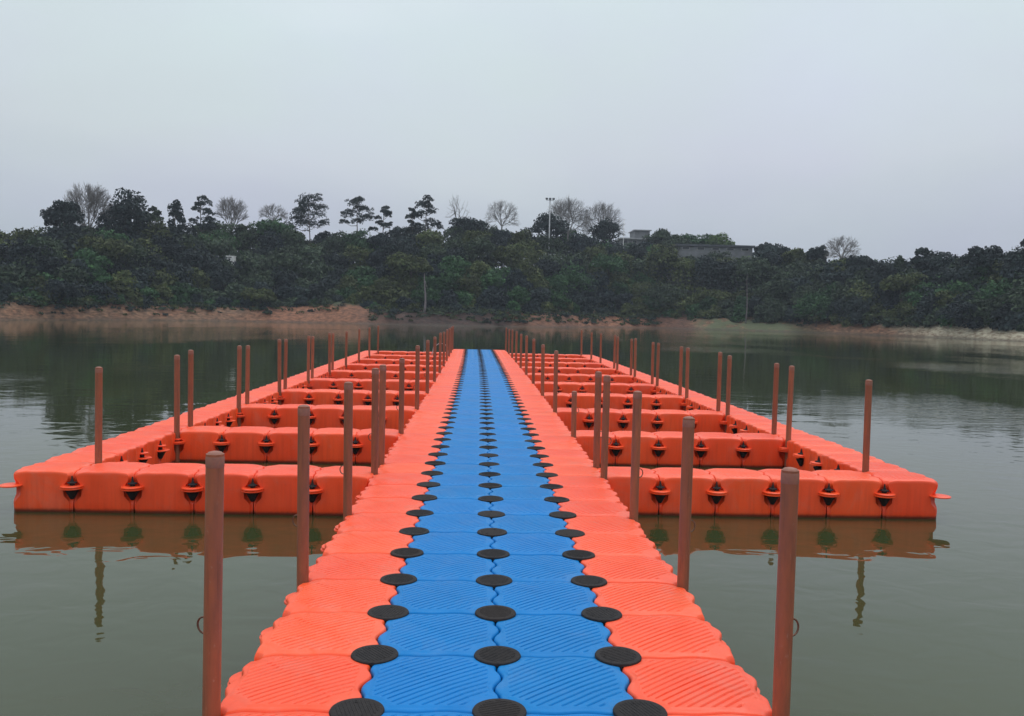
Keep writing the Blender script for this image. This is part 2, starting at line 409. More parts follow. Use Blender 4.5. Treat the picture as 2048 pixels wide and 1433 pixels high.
def float_mesh(name, mat, rings=72):
    V = []; F = []
    levels = [(-0.42, 0.03, 0.03, .3), (-0.40, 0.006, 0.03, .3), (-0.27, 0.002, 0.026, .35), (-0.245, 0.001, 0.036, .4), (-0.205, 0.001, 0.072, .4), (-0.14, 0.0, 0.076, .5),
              (-0.095, 0.0, 0.058, .7), (-0.078, 0.0, 0.042, .8), (-0.035, 0.0, 0.034, .9), (-0.018, 0.0003, 0.036, 1), (-0.009, 0.0020, 0.040, 1), (-0.0035, 0.0055, 0.043, 1), (-0.0008, 0.011, 0.043, 1), (0.0, 0.020, 0.042, 1)]
    n = None
    def dip(P, wgt):
        d = np.hypot(np.abs(P[:, 0]) - RC, np.abs(P[:, 1]) - RC)
        return -0.019*np.exp(-(d/0.070)**2)*wgt
    for z, ins, rc, wf in levels:
        P = outline(ins, rc, wf); n = len(P)
        wgt = max(0.0, min(1.0, (z + 0.07)/0.05))
        V.append(np.column_stack([P, z + dip(P, wgt)]))
    top = outline(0.020, 0.042, 1)
    th = math.radians(40)
    for k in range(1, rings+1):
        t = 1 - k/(rings + 0.6)
        P = top*t
        edge = np.minimum(0.2478 - np.abs(P[:, 0]), 0.2478 - np.abs(P[:, 1]))
        dc = np.hypot(np.abs(P[:, 0]) - RC, np.abs(P[:, 1]) - RC)
        mask = np.clip((edge - 0.036)/0.006, 0, 1)*np.clip((dc - 0.125)/0.008, 0, 1)
        c = (-P[:, 0]*math.sin(th) + P[:, 1]*math.cos(th))/0.029
        fr = np.abs(c - np.round(c))*0.029
        g = np.clip(1.3 - fr/0.0042, 0, 1); g = g*g*(3 - 2*g)
        # the tread panel stands a hair above the rim
        z = 0.0035*np.clip((edge - 0.020)/0.016, 0, 1)*np.clip((dc - 0.10)/0.02, 0, 1) + 0.0065*(1 - t*t) - 0.0078*g*mask
        V.append(np.column_stack([P, z + dip(P, 1.0)]))
    V = np.vstack(V)
    L = len(levels) + rings
    idx = np.arange(n); jdx = (idx + 1) % n
    Q = np.vstack([np.column_stack([k*n + idx, k*n + jdx, (k+1)*n + jdx, (k+1)*n + idx]) for k in range(L-1)])
    faces = [list(map(int, q)) for q in Q]
    c0 = len(V); V = np.vstack([V, [[0, 0, 0.008]]])
    for i in range(n): faces.append([(L-1)*n + i, (L-1)*n + (i+1) % n, c0])
    # moulded lugs at the four corners, each at its own height so neighbours interleave
    mb = MB()
    for (sx, sy), z, r in zip(((1, 1), (-1, 1), (-1, -1), (1, -1)), (-0.088, -0.104, -0.120, -0.136), (0.058, 0.086, 0.092, 0.092)):
        c = (sx*0.25, sy*0.25, z)
        mb.lathe([(r*0.93, -0.007), (r, -0.004), (r, 0.004), (r*0.93, 0.007)], 28, c)
    o = len(V)
    V = np.vstack([V, np.array(mb.v)])
    faces += [[i + o for i in f] for f in mb.f]
    me = mesh_np(name, V, faces, mat)
    return auto_smooth(me, 50)

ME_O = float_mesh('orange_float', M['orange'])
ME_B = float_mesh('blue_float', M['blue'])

def low_float(name, mat):
    """the same float with fewer rings, for the merged far rows"""
    return float_mesh(name, mat, rings=6)

# round black connector pin seen on the walkway
mb = MB()
mb.lathe([(0.030, -0.10), (0.030, -0.014), (0.090, -0.010), (0.0955, -0.005), (0.0965, 0.003), (0.094, 0.0075), (0.089, 0.0092), (0.080, 0.0096), (0.0, 0.0096)], 40)
for sx in (-1, 1):
    mb.lathe([(0.0085, 0.0090), (0.0085, 0.0112), (0.0060, 0.0112), (0.0060, 0.0098)], 12, (sx*0.058, 0.010, 0))
for k in range(-5, 6):          # raised anti-slip ribs
    y = k*0.0135
    hw = math.sqrt(0.074**2 - y*y)
    mb.box(-hw, hw, y - 0.0025, y + 0.0025, 0.0090, 0.0109)
ME_PIN = auto_smooth(mb.mesh('connector_pin', M['black']), 40)

# short side bolt with a pointed cap, on the outer edges
mb = MB()
mb.lathe([(0.008, -0.232), (0.016, -0.228), (0.036, -0.190), (0.056, -0.152), (0.020, -0.146), (0.020, -0.098), (0.038, -0.096), (0.038, -0.088), (0.016, -0.082), (0.009, -0.064), (0.004, -0.034)], 16)  # lower nut widened, in black, to stand for the shaded recess under the lug
ME_BOLT = auto_smooth(mb.mesh('connector_bolt', M['black']), 40)

def bend(x, y): return x - 0.00028*max(y, 0)**2        # the real walkway drifts slightly to the left
def put(name, me, parent, x, y, z=0.0, rz=0.0, jit=True):
    o = link(name, me, parent)
    jz = random.uniform(-.0015, .0015) if jit else 0
    o.location = (bend(x, y) + (random.uniform(-.001, .001) if jit else 0), y, z + jz)
    o.rotation_euler = (random.uniform(-.004, .004) if jit else 0, random.uniform(-.004, .004) if jit else 0, rz + 0.00056*max(y, 0))
    return o
def merged(name, src, places, parent, mat):
    """many copies baked into one mesh (part marked as stuff)"""
    n = len(src.vertices); co = np.empty(n*3, np.float32); src.vertices.foreach_get('co', co); co = co.reshape(-1, 3)
    fs = [list(p.vertices) for p in src.polygons]
    V = []; F = []
    for k, (x, y) in enumerate(places):
        V.append(co + np.array([bend(x, y), y, random.uniform(-.0015, .0015)], np.float32)); F += [[i + k*n for i in f] for f in fs]
    o = link(name, auto_smooth(mesh_np(name, np.vstack(V), F, mat), 50), parent)
    o['kind'] = 'stuff'
    return o

# ------------------------------------------------------------------ walkway
Y0, Y1 = -2.5, 29.5
walk = thing('floating_walkway', 'long floating walkway of interlocking plastic cubes, two blue rows between orange edge rows', 'floating walkway')
rows = int((Y1 - Y0)/0.5)
NEAR0, NEARN = int((-1.5 - Y0)/0.5), 50
farO, farB, farP = [], [], []
for r in range(rows):
    yc = Y0 + 0.25 + 0.5*r
    near = NEAR0 <= r < NEAR0 + NEARN
    for x, me, nm, lst in ((-0.75, ME_O, 'orange_float', farO), (-0.25, ME_B, 'blue_float', farB), (0.25, ME_B, 'blue_float', farB), (0.75, ME_O, 'orange_float', farO)):
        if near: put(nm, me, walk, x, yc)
        else: lst.append((x, yc))
for r in range(rows + 1):
    y = Y0 + 0.5*r
    for x in (-0.5, 0, 0.5):
        if -1.0 <= y < -1.0 + 33*0.5: put('connector_pin', ME_PIN, walk, x, y, -0.0025, random.uniform(-1.5, 1.5)).rotation_euler.x = random.uniform(-.012, .012)
        else: farP.append((x, y))
lowO = low_float('t1', M['orange']); lowB = low_float('t2', M['blue'])
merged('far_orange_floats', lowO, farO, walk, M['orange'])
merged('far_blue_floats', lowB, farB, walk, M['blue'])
merged('far_connector_pins', ME_PIN, farP, walk, M['black'])

# ------------------------------------------------------------------ side pontoons
ORD = ['first', 'second', 'third', 'fourth', 'fifth', 'sixth', 'seventh', 'eighth', 'ninth', 'tenth', 'eleventh', 'twelfth',
       'thirteenth', 'fourteenth', 'fifteenth', 'sixteenth', 'seventeenth', 'eighteenth', 'nineteenth', 'twentieth']
post_at = set()
INNER = [-0.5, 1.0, 2.5, 4.0, 4.5] + [4 + 2.5*k for k in range(1, 11)]
OUT_L = [4.5, 6.5, 7.0, 9.0, 9.5, 11.5, 12.0, 14.0, 14.5, 16.5, 17.0, 19.0, 21.5, 24.0, 26.5]
OUT_R = [4.5, 6.5, 7.0, 9.0, 9.5, 11.5, 12.0, 14.0, 14.5, 16.5, 17.0, 19.0, 19.5, 22.0, 24.0, 26.5]
for s, O in ((-1, OUT_L), (1, OUT_R)):
    for y in O: post_at.add((s*3.5, y))
    for y in INNER: post_at.add((s*1.0, y))

LEFT_SHIFT = -0.18      # the left bays were pinned on a little nearer than the right ones
for s, side in ((-1, 'left'), (1, 'right')):
    dy = LEFT_SHIFT if s < 0 else 0.0
    for k in range(10):
        ya = 4 + 2.5*k
        if k == 0: lab = 'nearest cross row of orange floats %s of the walkway, mirrored in open water' % side
        elif k == 9: lab = 'farthest cross row of orange floats %s of the walkway, closing the last bay' % side
        else: lab = '%s cross row of orange floats %s of the walkway, counting from the nearest' % (ORD[k], side)
        t = thing('float_row', lab, 'pontoon row', group='orange cross rows joining the walkway to the outer rows')
        for j in range(5):
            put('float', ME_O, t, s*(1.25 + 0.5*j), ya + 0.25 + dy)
        for j in range(1, 5):
            for yy in (ya, ya + 0.5):
                if (s*(1.0 + 0.5*j), yy) not in post_at: put('connector_bolt', ME_BOLT, t, s*(1 + 0.5*j), yy + dy, jit=False)
    t = thing('outer_float_row', 'long outer row of orange floats on the %s, running away parallel to the walkway' % side, 'pontoon row',
              group='outer rows of orange floats')
    for j in range(46):
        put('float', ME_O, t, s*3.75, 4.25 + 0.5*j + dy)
    for j in range(47):
        yy = 4 + 0.5*j
        for x in (s*3.5, s*4.0):
            if (x, yy) not in post_at and not (abs(x) == 4 and yy in (4.0, 27.0)): put('connector_bolt', ME_BOLT, t, x, yy + dy, jit=False)

# ------------------------------------------------------------------ mooring posts
mb = MB(); mb.lathe([(0.0305, -1.4), (0.0305, 0.0)], 24); ME_POLE = auto_smooth(mb.mesh('pole', M['post']), 40)
mb = MB(); mb.lathe([(0.0308, -0.046), (0.0314, -0.043), (0.0314, -0.012), (0.0290, -0.002), (0.022, 0.006), (0.010, 0.009)], 24)
ME_CAP = auto_smooth(mb.mesh('cap', M['cap']), 60)
mb = MB(); mb.tube([(0.026*math.cos(a)+0.034, 0.004*math.sin(a*.5), 0.030*math.sin(a)) for a in np.linspace(-2.9, 2.9, 22)], 0.0036, 8)
ME_RING = auto_smooth(mb.mesh('ring_hook', M['ring']), 60)
first_post = None
def post(x, y, h, label, ring_side=None, ring_z=0.31, lean=None, group='brown mooring posts'):
    global first_post
    if first_post is None:
        r = thing('mooring_post', label, 'mooring post', group=group)
        parts = [link('pole', ME_POLE, r), link('cap', ME_CAP, r), link('ring_hook', ME_RING, r)]
        first_post = (r, parts)
    else:
        src, sp_ = first_post
        r = src.copy(); col.objects.link(r)
        r['label'] = label; r['group'] = group
        parts = []
        for q in sp_[:2 if ring_side is None else 3]:
            c = q.copy(); col.objects.link(c); c.parent = r; parts.append(c)
    r.location = (bend(x, y), y, 0)
    lx, ly = lean if lean else (random.uniform(-.010, .010), random.uniform(-.010, .010))
    r.rotation_euler = (ly, lx, random.uniform(0, 6.28) if ring_side is None else 0)
    parts[0].location = (0, 0, h); parts[1].location = (0, 0, h)
    if ring_side is not None:
        parts[2].location = (0, 0, ring_z); parts[2].rotation_euler = (0, 0, 0.3 if ring_side > 0 else PI - 0.3)
    return r
for s, side in ((-1, 'left'), (1, 'right')):
    for i, y in enumerate(INNER):
        h = 0.90 if s < 0 else 0.875
        if i == 0: lab = 'nearest brown mooring post at the %s edge of the walkway, largest on its side' % side
        elif s > 0 and y == 6.5: lab = 'short brown mooring post at the right edge of the walkway, lower than its neighbours'
        else: lab = '%s brown mooring post from the camera along the %s edge of the walkway' % (ORD[i], side)
        lean = None
        if s > 0 and y == 6.5: h = 0.53
        if s < 0 and y == 6.5: h = 0.84
        if i > 4: h += random.uniform(-.02, .02)
        if i == 0: lean = (0.009*(1 if s < 0 else 0.2), -0.004)
        post(s*(1.0 + (0.005 if i == 0 else 0.0)), y, h, lab, ring_side=s, ring_z=0.30 + random.uniform(-.015, .015), lean=lean,
             group='posts along the walkway edges')
    for y in (OUT_L if s < 0 else OUT_R):
        k = int((y - 4)//2.5); near = (y - 4 - 2.5*k) < 0.25
        if k == 0: lab = 'brown mooring post standing on the nearest %s cross row, by its outer corner' % side
        else: lab = 'brown post at the outer end of the %s %s cross row, on its %s side' % (ORD[k], side, 'near' if near else 'far')
        xo = 3.53 if s > 0 else (3.50 if near else 3.515)
        if k == 0: xo = 3.55 if s > 0 else 3.50
        post(s*xo, y + (LEFT_SHIFT if s < 0 else 0.0), 0.86 + random.uniform(-.02, .03), lab, group='posts along the outer rows')

# a pale rope looped over the far left posts
mb = MB()
pts = [(bend(-1.55, 24), 24.0, 0.02), (bend(-1.5, 24), 24.05, 0.28), (bend(-1.3, 24), 24.1, 0.42), (bend(-1.12, 24), 24.1, 0.36), (bend(-1.04, 24), 24.1, 0.15), (bend(-1.02, 24), 24.1, 0.012)]
P2 = []
for i in range(len(pts)-1):
    for q in range(5):
        u = q/5; u = u*u*(3-2*u)*0.4 + u*0.6
        P2.append([pts[i][k]*(1-u) + pts[i+1][k]*u for k in range(3)])
P2.append(list(pts[-1]))
o = mb.tube(P2, 0.014, 8).build('mooring_rope', M['rope'], smooth=True)
tag(o, 'pale rope arching beside the far posts at the left edge of the walkway', 'rope')

# ------------------------------------------------------------------ water and land
me = mesh_np('water', [(-900, -300, WATER_Z), (900, -300, WATER_Z), (900, 1200, WATER_Z), (-900, 1200, WATER_Z)], [[0, 1, 2, 3]], M['water'], False)
tag(link('water', me), kind='structure')

SX = np.array([-900, -400, -160, -110, -75, -60, -48, -41, -33, -24, -14, -4, 9, 18, 26, 38, 44, 48, 52, 56, 66, 85, 130, 400, 900.])
SY = np.array([-280, -200, -60, 10, 55, 72, 84, 100, 106, 109, 108, 107, 112, 124, 128, 118, 113, 106, 96, 84, 64, 40, -40, -200, -280.])
def Ys(x): return float(np.interp(x, SX, SY))
from mathutils import noise as mnoise
def land_z(x, d):
    """height above the datum at distance d behind the shoreline"""
    slope = 5.2 if x > 36 else 3.6
    if d < 0: return WATER_Z + max(d*0.35, -1.9)
    bank = 2.35 if x < 20 else 1.9
    if -26 < x < -12: bank += 1.0*math.exp(-((x+19)/3.0)**2)
    z = WATER_Z + bank*(1 - math.exp(-(d/slope)**1.4*1.3))
    z += min(max(d-5, 0)*0.21, 7.5) + max(d-45, 0)*0.004
    lump = 0.04 if x > 40 else 0.35
    z += lump*mnoise.noise(Vector((x*0.35, d*0.4, 1.7)))*min(d/2.5, 1) + (0.05 if x > 40 else 0.14)*mnoise.noise(Vector((x*1.3, d*1.5, 4.2)))*min(d/1.0, 1)
    return z
xs = np.concatenate([np.arange(-900, -120, 40), np.arange(-120, -62, 4), np.arange(-62, 72, 0.5), np.arange(72, 140, 4), np.arange(140, 901, 40)])
ds = [-9, -5, -3, -1.5, -.7, -.3, 0, .25, .5, .8, 1.1, 1.5, 1.9, 2.4, 3, 3.6, 4.3, 5, 6, 7.5, 9, 11, 13, 16, 20, 25, 30, 38, 50, 80, 140, 260, 500, 900]
V = []
for x in xs:
    yb = Ys(x) + 1.2*mnoise.noise(Vector((x*0.15, 0, 3))) + 0.5*mnoise.noise(Vector((x*0.7, 0, 9)))
    for d in ds: V.append((x, min(yb + d, 1150 + d*0.02), land_z(x, d)))
nd = len(ds); Fq = []
for i in range(len(xs)-1):
    for j in range(nd-1):
        Fq.append((i*nd+j, (i+1)*nd+j, (i+1)*nd+j+1, i*nd+j+1))
tag(link('ground', mesh_np('ground', V, np.array(Fq), M['land'])), kind='structure')

# faint far ridge beyond the left end
hv = []; hf = []
HX = np.linspace(-330, -190, 40)
for i, x in enumerate(HX):
    u = (x + 330)/140
    hgt = 27*math.sin(PI*min(max(u, 0), 1))**0.7 + 1.5*mnoise.noise(Vector((x*0.08, 0, 0)))
    for j in range(9):
        v = j/8
        hv.append((x, 470 + 120*v, -1 + max(hgt, 0)*math.sin(PI*v)))
for i in range(39):
    for j in range(8): hf.append((i*9+j, (i+1)*9+j, (i+1)*9+j+1, i*9+j+1))
hm = m_simple('far_wooded_slope', (0.035, 0.050, 0.032), (0.055, 0.070, 0.045), 0.08, 0.95)
tag(link('hill', mesh_np('hill', hv, np.array(hf), hm)), kind='structure')

# ------------------------------------------------------------------ foliage
DARK = (0.024, 0.036, 0.038); DEEP = (0.017, 0.027, 0.032); OLIVE = (0.060, 0.076, 0.031); GREEN = (0.034, 0.080, 0.034)
MID = (0.040, 0.060, 0.038); BRIGHT = (0.070, 0.115, 0.038)
class Leaves:
    def __init__(self): self.V = []; self.C = []
    def blob(self, c, r, n, size, tint, jit=0.25):
        """n leaf-clump faces scattered through the shell of an ellipsoid"""
        n = int(n)
        d = rng.normal(size=(n, 3)); d /= np.linalg.norm(d, axis=1)[:, None]
        d[:, 2] = np.where(d[:, 2] < -0.35, -d[:, 2]*0.6, d[:, 2])
        rad = rng.uniform(0.55, 1.06, size=(n, 1))**0.6
        p = np.array(c) + d*rad*np.array(r)
        nrm = d + rng.normal(scale=0.75, size=(n, 3)); nrm /= np.linalg.norm(nrm, axis=1)[:, None]
        a = np.cross(nrm, rng.normal(size=(n, 3))); a /= np.linalg.norm(a, axis=1)[:, None] + 1e-9
        b = np.cross(nrm, a)
        s = size*rng.uniform(0.55, 1.35, size=(n, 1))
        a = a*s; b = b*s*rng.uniform(0.45, 0.9, size=(n, 1))
        q = np.stack([p - a, p - b*0.8 + a*0.1, p + a, p + b], axis=1)      # a leaf-like kite
        self.V.append(q.reshape(-1, 3))
        t = np.array(tint)*rng.uniform(1 - jit, 1 + jit, size=(n, 1))*rng.uniform(0.93, 1.07, size=(n, 3))
        self.C.append(np.repeat(t, 4, axis=0))
    def crown(self, c, r, tint, blobs=9, per=70, size=0.2, sub=0.45, base_fill=True):
        """a crown of uneven lobes; r = (rx, ry, rz)"""
        rx, ry, rz = r
        if base_fill: self.blob(c, (rx*0.80, ry*0.80, rz*0.80), per*3.0, size*1.3, tint)
        if base_fill: self.blob(c, (rx*0.50, ry*0.50, rz*0.50), per*1.5, size*1.5, tint)
        for _ in range(blobs):
            d = rng.normal(size=3); d /= np.linalg.norm(d)
            if d[2] < -0.45: d[2] *= -0.5
            k = rng.uniform(0.5, 0.82)
            bc = (c[0] + d[0]*rx*k, c[1] + d[1]*ry*k, c[2] + d[2]*rz*k)
            q = sub*rng.uniform(0.65, 1.15)
            tt = tuple(np.array(tint)*rng.uniform(0.8, 1.25))
            self.blob(bc, (rx*q, ry*q, rz*q*0.9), per, size, tt)
    def mesh(self, name):
        V = np.vstack(self.V); C = np.vstack(self.C)
        F = np.arange(len(V), dtype=np.int32).reshape(-1, 4)
        return mesh_np(name, V, F, M['leaf'], False, C)

def at_shore(px, d):
    """world x,y on the pixel column px, d metres behind the shoreline"""
    lo, hi = 40.0, 400.0
    dr = ray(px, 620.0)
    for _ in range(50):
        m_ = (lo + hi)/2
        t = (m_ - CP.y)/dr.y; x = CP.x + dr.x*t
        if m_ - Ys(x) > d: hi = m_
        else: lo = m_
    return x, m_
def z_at(px, py, y):
    dr = ray(px, py); t = (y - CP.y)/dr.y
    return CP.z + dr.z*t
def ppm(y): return fpx/(y - CP.y)

# -- the wood on the far bank: one mass of crowns that nobody could count
SKY = [(-200, 455), (0, 462), (60, 455), (100, 458), (200, 458), (300, 448), (420, 455), (500, 460), (560, 458), (620, 475), (680, 468), (740, 472), (800, 462),
       (880, 462), (940, 455), (1000, 458), (1040, 462), (1100, 468), (1170, 472), (1240, 486), (1300, 492), (1340, 505), (1360, 514), (1500, 514), (1520, 496), (1560, 500),
       (1620, 508), (1700, 518), (1760, 524), (1820, 530), (1900, 515), (2048, 500), (2300, 490)]
skx = [a for a, b in SKY]; sky_ = [b for a, b in SKY]
wood = Leaves()
for d, frac, step, rpx in ((5.2, 0.12, 26, 1.2), (7, 0.28, 34, 1.9), (10, 0.46, 42, 2.5), (14, 0.64, 46, 2.9), (18.5, 0.82, 48, 3.1), (24, 0.96, 46, 3.1), (30, 1.00, 50, 3.2), (35, 0.95, 40, 3.0)):
    px = -150.0
    while px < 2210:
        q = px + rng.uniform(-9, 9)
        x, y = at_shore(q, d*rng.uniform(0.93, 1.07))
        yb = 606 + 0.0185*q
        if 1380 < q < 1620 and d < 5: px += step; continue          # open grassy shore
        ysky = np.interp(q, skx, sky_) - 6
        if 1305 < q < 1530 and 12 < d < 19: frac_ = 0.98
        else: frac_ = frac
        if 1335 < q < 1515 and d > 19: ysky += 6
        py = yb + (ysky - yb)*min(1, frac_*(rng.uniform(0.9, 1.1) if frac_ == frac else 1.0)) + rng.uniform(-10, 5)
        zt = z_at(q, py, y)
        r = rpx*rng.uniform(0.8, 1.25)
        g = land_z(x, y - Ys(x))
        if d < 8 and zt < g + 0.8: zt = g + 0.8
        u = rng.random()
        n_ = mnoise.noise(Vector((x*0.07, d*0.10, 0.5)))
        warm = 0.26 + 0.5*n_ + (0.30 if (700 < q < 1420 and d < 16) else 0)
        tint = OLIVE if u < warm*0.6 else (GREEN if u < warm*1.15 else (MID if u < 0.60 else (DARK if u < 0.86 else DEEP)))
        tint = tuple(np.array(tint)*rng.uniform(0.75, 1.45))
        rz = r*rng.uniform(0.75, 1.0)
        wood.crown((x, y, zt - rz*0.95), (r, r, rz), tint, 13, 85, 0.17 if d < 12 else 0.19, 0.36)
        # foliage hanging down to the slope below the crown
        zb = zt - rz*1.6
        while zb > g - 0.2:
            wood.blob((x + rng.uniform(-.5, .5), y - 0.2, zb), (r*1.0, r*0.8, r*0.75), 200, 0.26, tuple(np.array(tint)*0.95))
            zb -= r*0.8
        px += step
# creepers and scrub spilling down over the edge of the bank
for _ in range(900):
    q = (rng.uniform(-120, 2180) if _ < 240 else rng.uniform(-120, 760)) if _ < 480 else rng.uniform(730, 1320); d = rng.uniform(1.0, 5.5)
    if 1400 < q < 1600 and d < 4: continue
    if q > 1620 and (d < 3.8 or rng.random() < 0.6): continue
    if d < 2.6 and rng.random() < (0.65 if _ < 480 else 0.25): continue
    x, y = at_shore(q, d); g = land_z(x, d)
    sz = rng.uniform(0.18, 0.6)*(0.5 + d/6)
    wood.blob((x, y, g + sz*0.2), (sz*1.6, sz*1.2, sz*0.6), int(14 + 60*sz), 0.15, MID if rng.random() < 0.5 else (OLIVE if rng.random() < 0.5 else DARK))
o = link('wood', wood.mesh('wood'))
tag(o, 'dense dark green wood covering the far bank of the lake', 'wood', kind='stuff')

# -- single trees
def trunk_mesh(h, r0, lean, limbs, name='trunk', mat='bark'):
    mb = MB(); pts = []; rad = []
    for k in range(7):
        u = k/6
        pts.append((lean[0]*u*u + 0.12*math.sin(u*5), lean[1]*u*u, h*u - 0.4*(1-u))); rad.append(r0*(1 - 0.72*u))
    mb.tube(pts, rad, 8)
    for (u, tip, rr) in limbs:
        b = Vector((lean[0]*u*u, lean[1]*u*u, h*u)); t = Vector(tip)
        mid = (b + t)/2 + Vector((0, 0, -0.12*(t-b).length))
        mb.tube([b, mid, t], [rr, rr*.7, rr*.35], 6)
    me = mb.mesh(name, M[mat], True)
    return me
def dense_tree(px, top, wpx, hpx, d, tint, label, group=None, name='broadleaf_tree', density=1.0, sub=0.42, base_fill=True, blobs=15):
    x, y = at_shore(px, d); k = ppm(y)
    g = land_z(x, d); zt = z_at(px, top, y)
    rx = wpx/2/k*1.12; rz = hpx/2/k*1.12
    t = thing(name, label, 'tree', (x, y, g), group)
    H = zt - g
    cz = H - rz
    L = Leaves()
    if d >= 24: L.crown((rx*0.12, 0, cz - rz*0.85), (rx*1.12, rx*0.9, rz*0.7), tint, 10, 110, 0.20, sub)
    L.crown((0, 0, cz), (rx, rx*0.85, rz), tint, blobs, 150*density, 0.19, sub, base_fill)
    link('crown', L.mesh('crown'), t)
    limbs = [(0.7 + 0.08*i % 0.25, (rx*0.5*math.cos(a), rx*0.5*math.sin(a), cz + rz*0.2*(i % 3)), 0.07) for i, a in enumerate((0.4, 2.2, 3.6, 5.2))]
    link('trunk', trunk_mesh(cz + rz*0.4, max(0.14, rx*0.09), (0.1, 0), limbs), t)
    return t
def bush(px, top, wpx, hpx, d, tint, label):
    x, y = at_shore(px, d); k = ppm(y); g = land_z(x, d); zt = z_at(px, top, y)
    t = thing('bush', label, 'bush', (x, y, g))
    rx = wpx/2/k; H = zt - g
    L = Leaves(); L.crown((0, 0, H*0.45), (rx, rx*0.8, H*0.55), tint, 16, 110, 0.16, 0.42)
    link('crown', L.mesh('crown'), t)
    link('trunk', trunk_mesh(H*0.6, 0.08, (0.1, 0), [(0.3, (rx*.4, 0, H*.6), .04), (0.3, (-rx*.4, 0.1, H*.6), .04)]), t)
def pine(px, top, wpx, hpx, d, label, pads=8, lean=(0.3, 0), tint=DARK, seed=1, flat=0.34):
    """pine with open, layered foliage pads on bare limbs"""
    R = random.Random(seed)
    x, y = at_shore(px, d); k = ppm(y); g = land_z(x, d); zt = z_at(px, top, y)
    t = thing('pine_tree', label, 'tree', (x, y, g), 'pines standing above the wood')
    H = zt - g; W = wpx/2/k; Hc = hpx/k
    L = Leaves(); limbs = []
    pads += 3
    for i in range(pads):
        u = i/(pads - 1)
        zz = H - Hc*(1-u)*0.92 - 0.25
        spread = W*(0.98 - 0.75*u**1.6)
        a = R.uniform(0, 6.28) if i % 2 else (0 if (i//2) % 2 else PI) + R.uniform(-.5, .5)
        rr = spread*R.uniform(0.55, 0.85) if u < 0.95 else 0
        bx, by = rr*math.cos(a) + lean[0]*u, rr*math.sin(a)*0.8
        s = W*R.uniform(0.26, 0.46)
        zz += R.uniform(-.25, .25)
        L.blob((bx, by, zz), (s, s, s*flat*1.2 + 0.18), 170, 0.125, tint)
        for _ in range(3):
            L.blob((bx + s*R.uniform(-1.2, 1.2), by, zz + s*R.uniform(-.5, .6)), (s*R.uniform(.3, .5), s*.4, s*R.uniform(.25, .45)), 45, 0.11, tint)
        L.blob((bx + s*R.uniform(-.8, .8), by, zz + s*0.25), (s*0.6, s*0.6, s*flat*1.3), 70, 0.12, tint)
        limbs.append((max(0.35, (zz - 0.35)/H), (bx, by, zz - 0.1), 0.055))
    link('crown', L.mesh('crown'), t)
    link('trunk', trunk_mesh(H - 0.3, 0.13, lean, limbs), t)
def bare_tree(px, top, wpx, hpx, d, label, seed=1, limbs=8, subs=6, twigs=9, low=0.1, thick=1.0):
    """leafless tree: limbs fan out to a rounded crown that ends in fine twigs"""
    R = random.Random(seed)
    x, y = at_shore(px, d); k = ppm(y); g = land_z(x, d); zt = z_at(px, top, y)
    t = thing('bare_tree', label, 'tree', (x, y, g), 'leafless trees above the wood')
    H = zt - g; W = wpx/2/k*1.08; Hc = hpx/k
    z0 = H - Hc*1.02
    tk = MB(); tk.tube([(0.1, 0, -0.4), (0.12, 0, z0*0.5), (0, 0, z0 + 0.05)], [0.17, 0.14, 0.11], 7)
    link('trunk', tk.mesh('trunk', M['twig'], True), t)
    mb = MB()
    def on_dome(a, u, q):
        """a azimuth, u 0 (rim) .. 1 (top), q 0..1 from the fork to the surface"""
        cr = math.cos(u*PI/2)**0.60
        p = Vector((W*cr*math.cos(a), W*0.85*cr*math.sin(a), z0 + Hc*(low + (1-low)*math.sin(u*PI/2)**0.9)))
        f = Vector((0, 0, z0))
        v = f.lerp(p, q); v.z += Hc*0.07*math.sin(q*PI)
        return v
    def jit(s_): return Vector((R.uniform(-s_, s_), R.uniform(-s_, s_), R.uniform(-s_, s_)))
    for i in range(limbs):
        a = 2*PI*i/limbs + R.uniform(-.35, .35); u = (0.12 + 0.70*((i*0.618) % 1.0)) + R.uniform(-.06, .06)
        q1 = R.uniform(0.42, 0.6)
        p0 = on_dome(a, u, 0); p1 = on_dome(a, u, q1*0.5) + jit(W*.03); p2 = on_dome(a, u, q1) + jit(W*.04)
        mb.tube([p0, p1, p2], [0.075*thick, 0.06*thick, 0.045*thick], 5)
        for _ in range(subs):
            a2 = a + R.uniform(-.62, .62)*(1 + u); u2 = min(max(u + R.uniform(-.34, .34), 0), 1); q2 = R.uniform(0.70, 0.88)
            b0 = p1.lerp(p2, R.uniform(0.2, 1)); b2 = on_dome(a2, u2, q2) + jit(W*.05); b1 = b0.lerp(b2, .5) + jit(W*.04)
            mb.tube([b0, b1, b2], [0.036*thick, 0.030*thick, 0.022*thick], 4)
            for _ in range(twigs):
                a3 = a2 + R.uniform(-.42, .42)*(1 + 1.2*u2); u3 = min(max(u2 + R.uniform(-.22, .22), -0.05), 1); q3 = R.uniform(0.90, 1.06)
                c0 = b1.lerp(b2, R.uniform(-0.2, 1)); c2 = on_dome(a3, max(u3, 0), q3) + jit(W*.04); c1 = c0.lerp(c2, .5) + jit(W*.03)
                mb.tube([c0, c1, c2], [0.017*thick, 0.014*thick, 0.010*thick], 3)
                for _ in range(2):
                    e0 = c1.lerp(c2, R.uniform(0, .8)); e2 = e0 + (c2 - c0).normalized()*W*R.uniform(.08, .2) + jit(W*.07)
                    mb.tube([e0, e2], [0.011*thick, 0.008*thick], 3)
    link('branches', mb.mesh('branches', M['twig'], False), t)

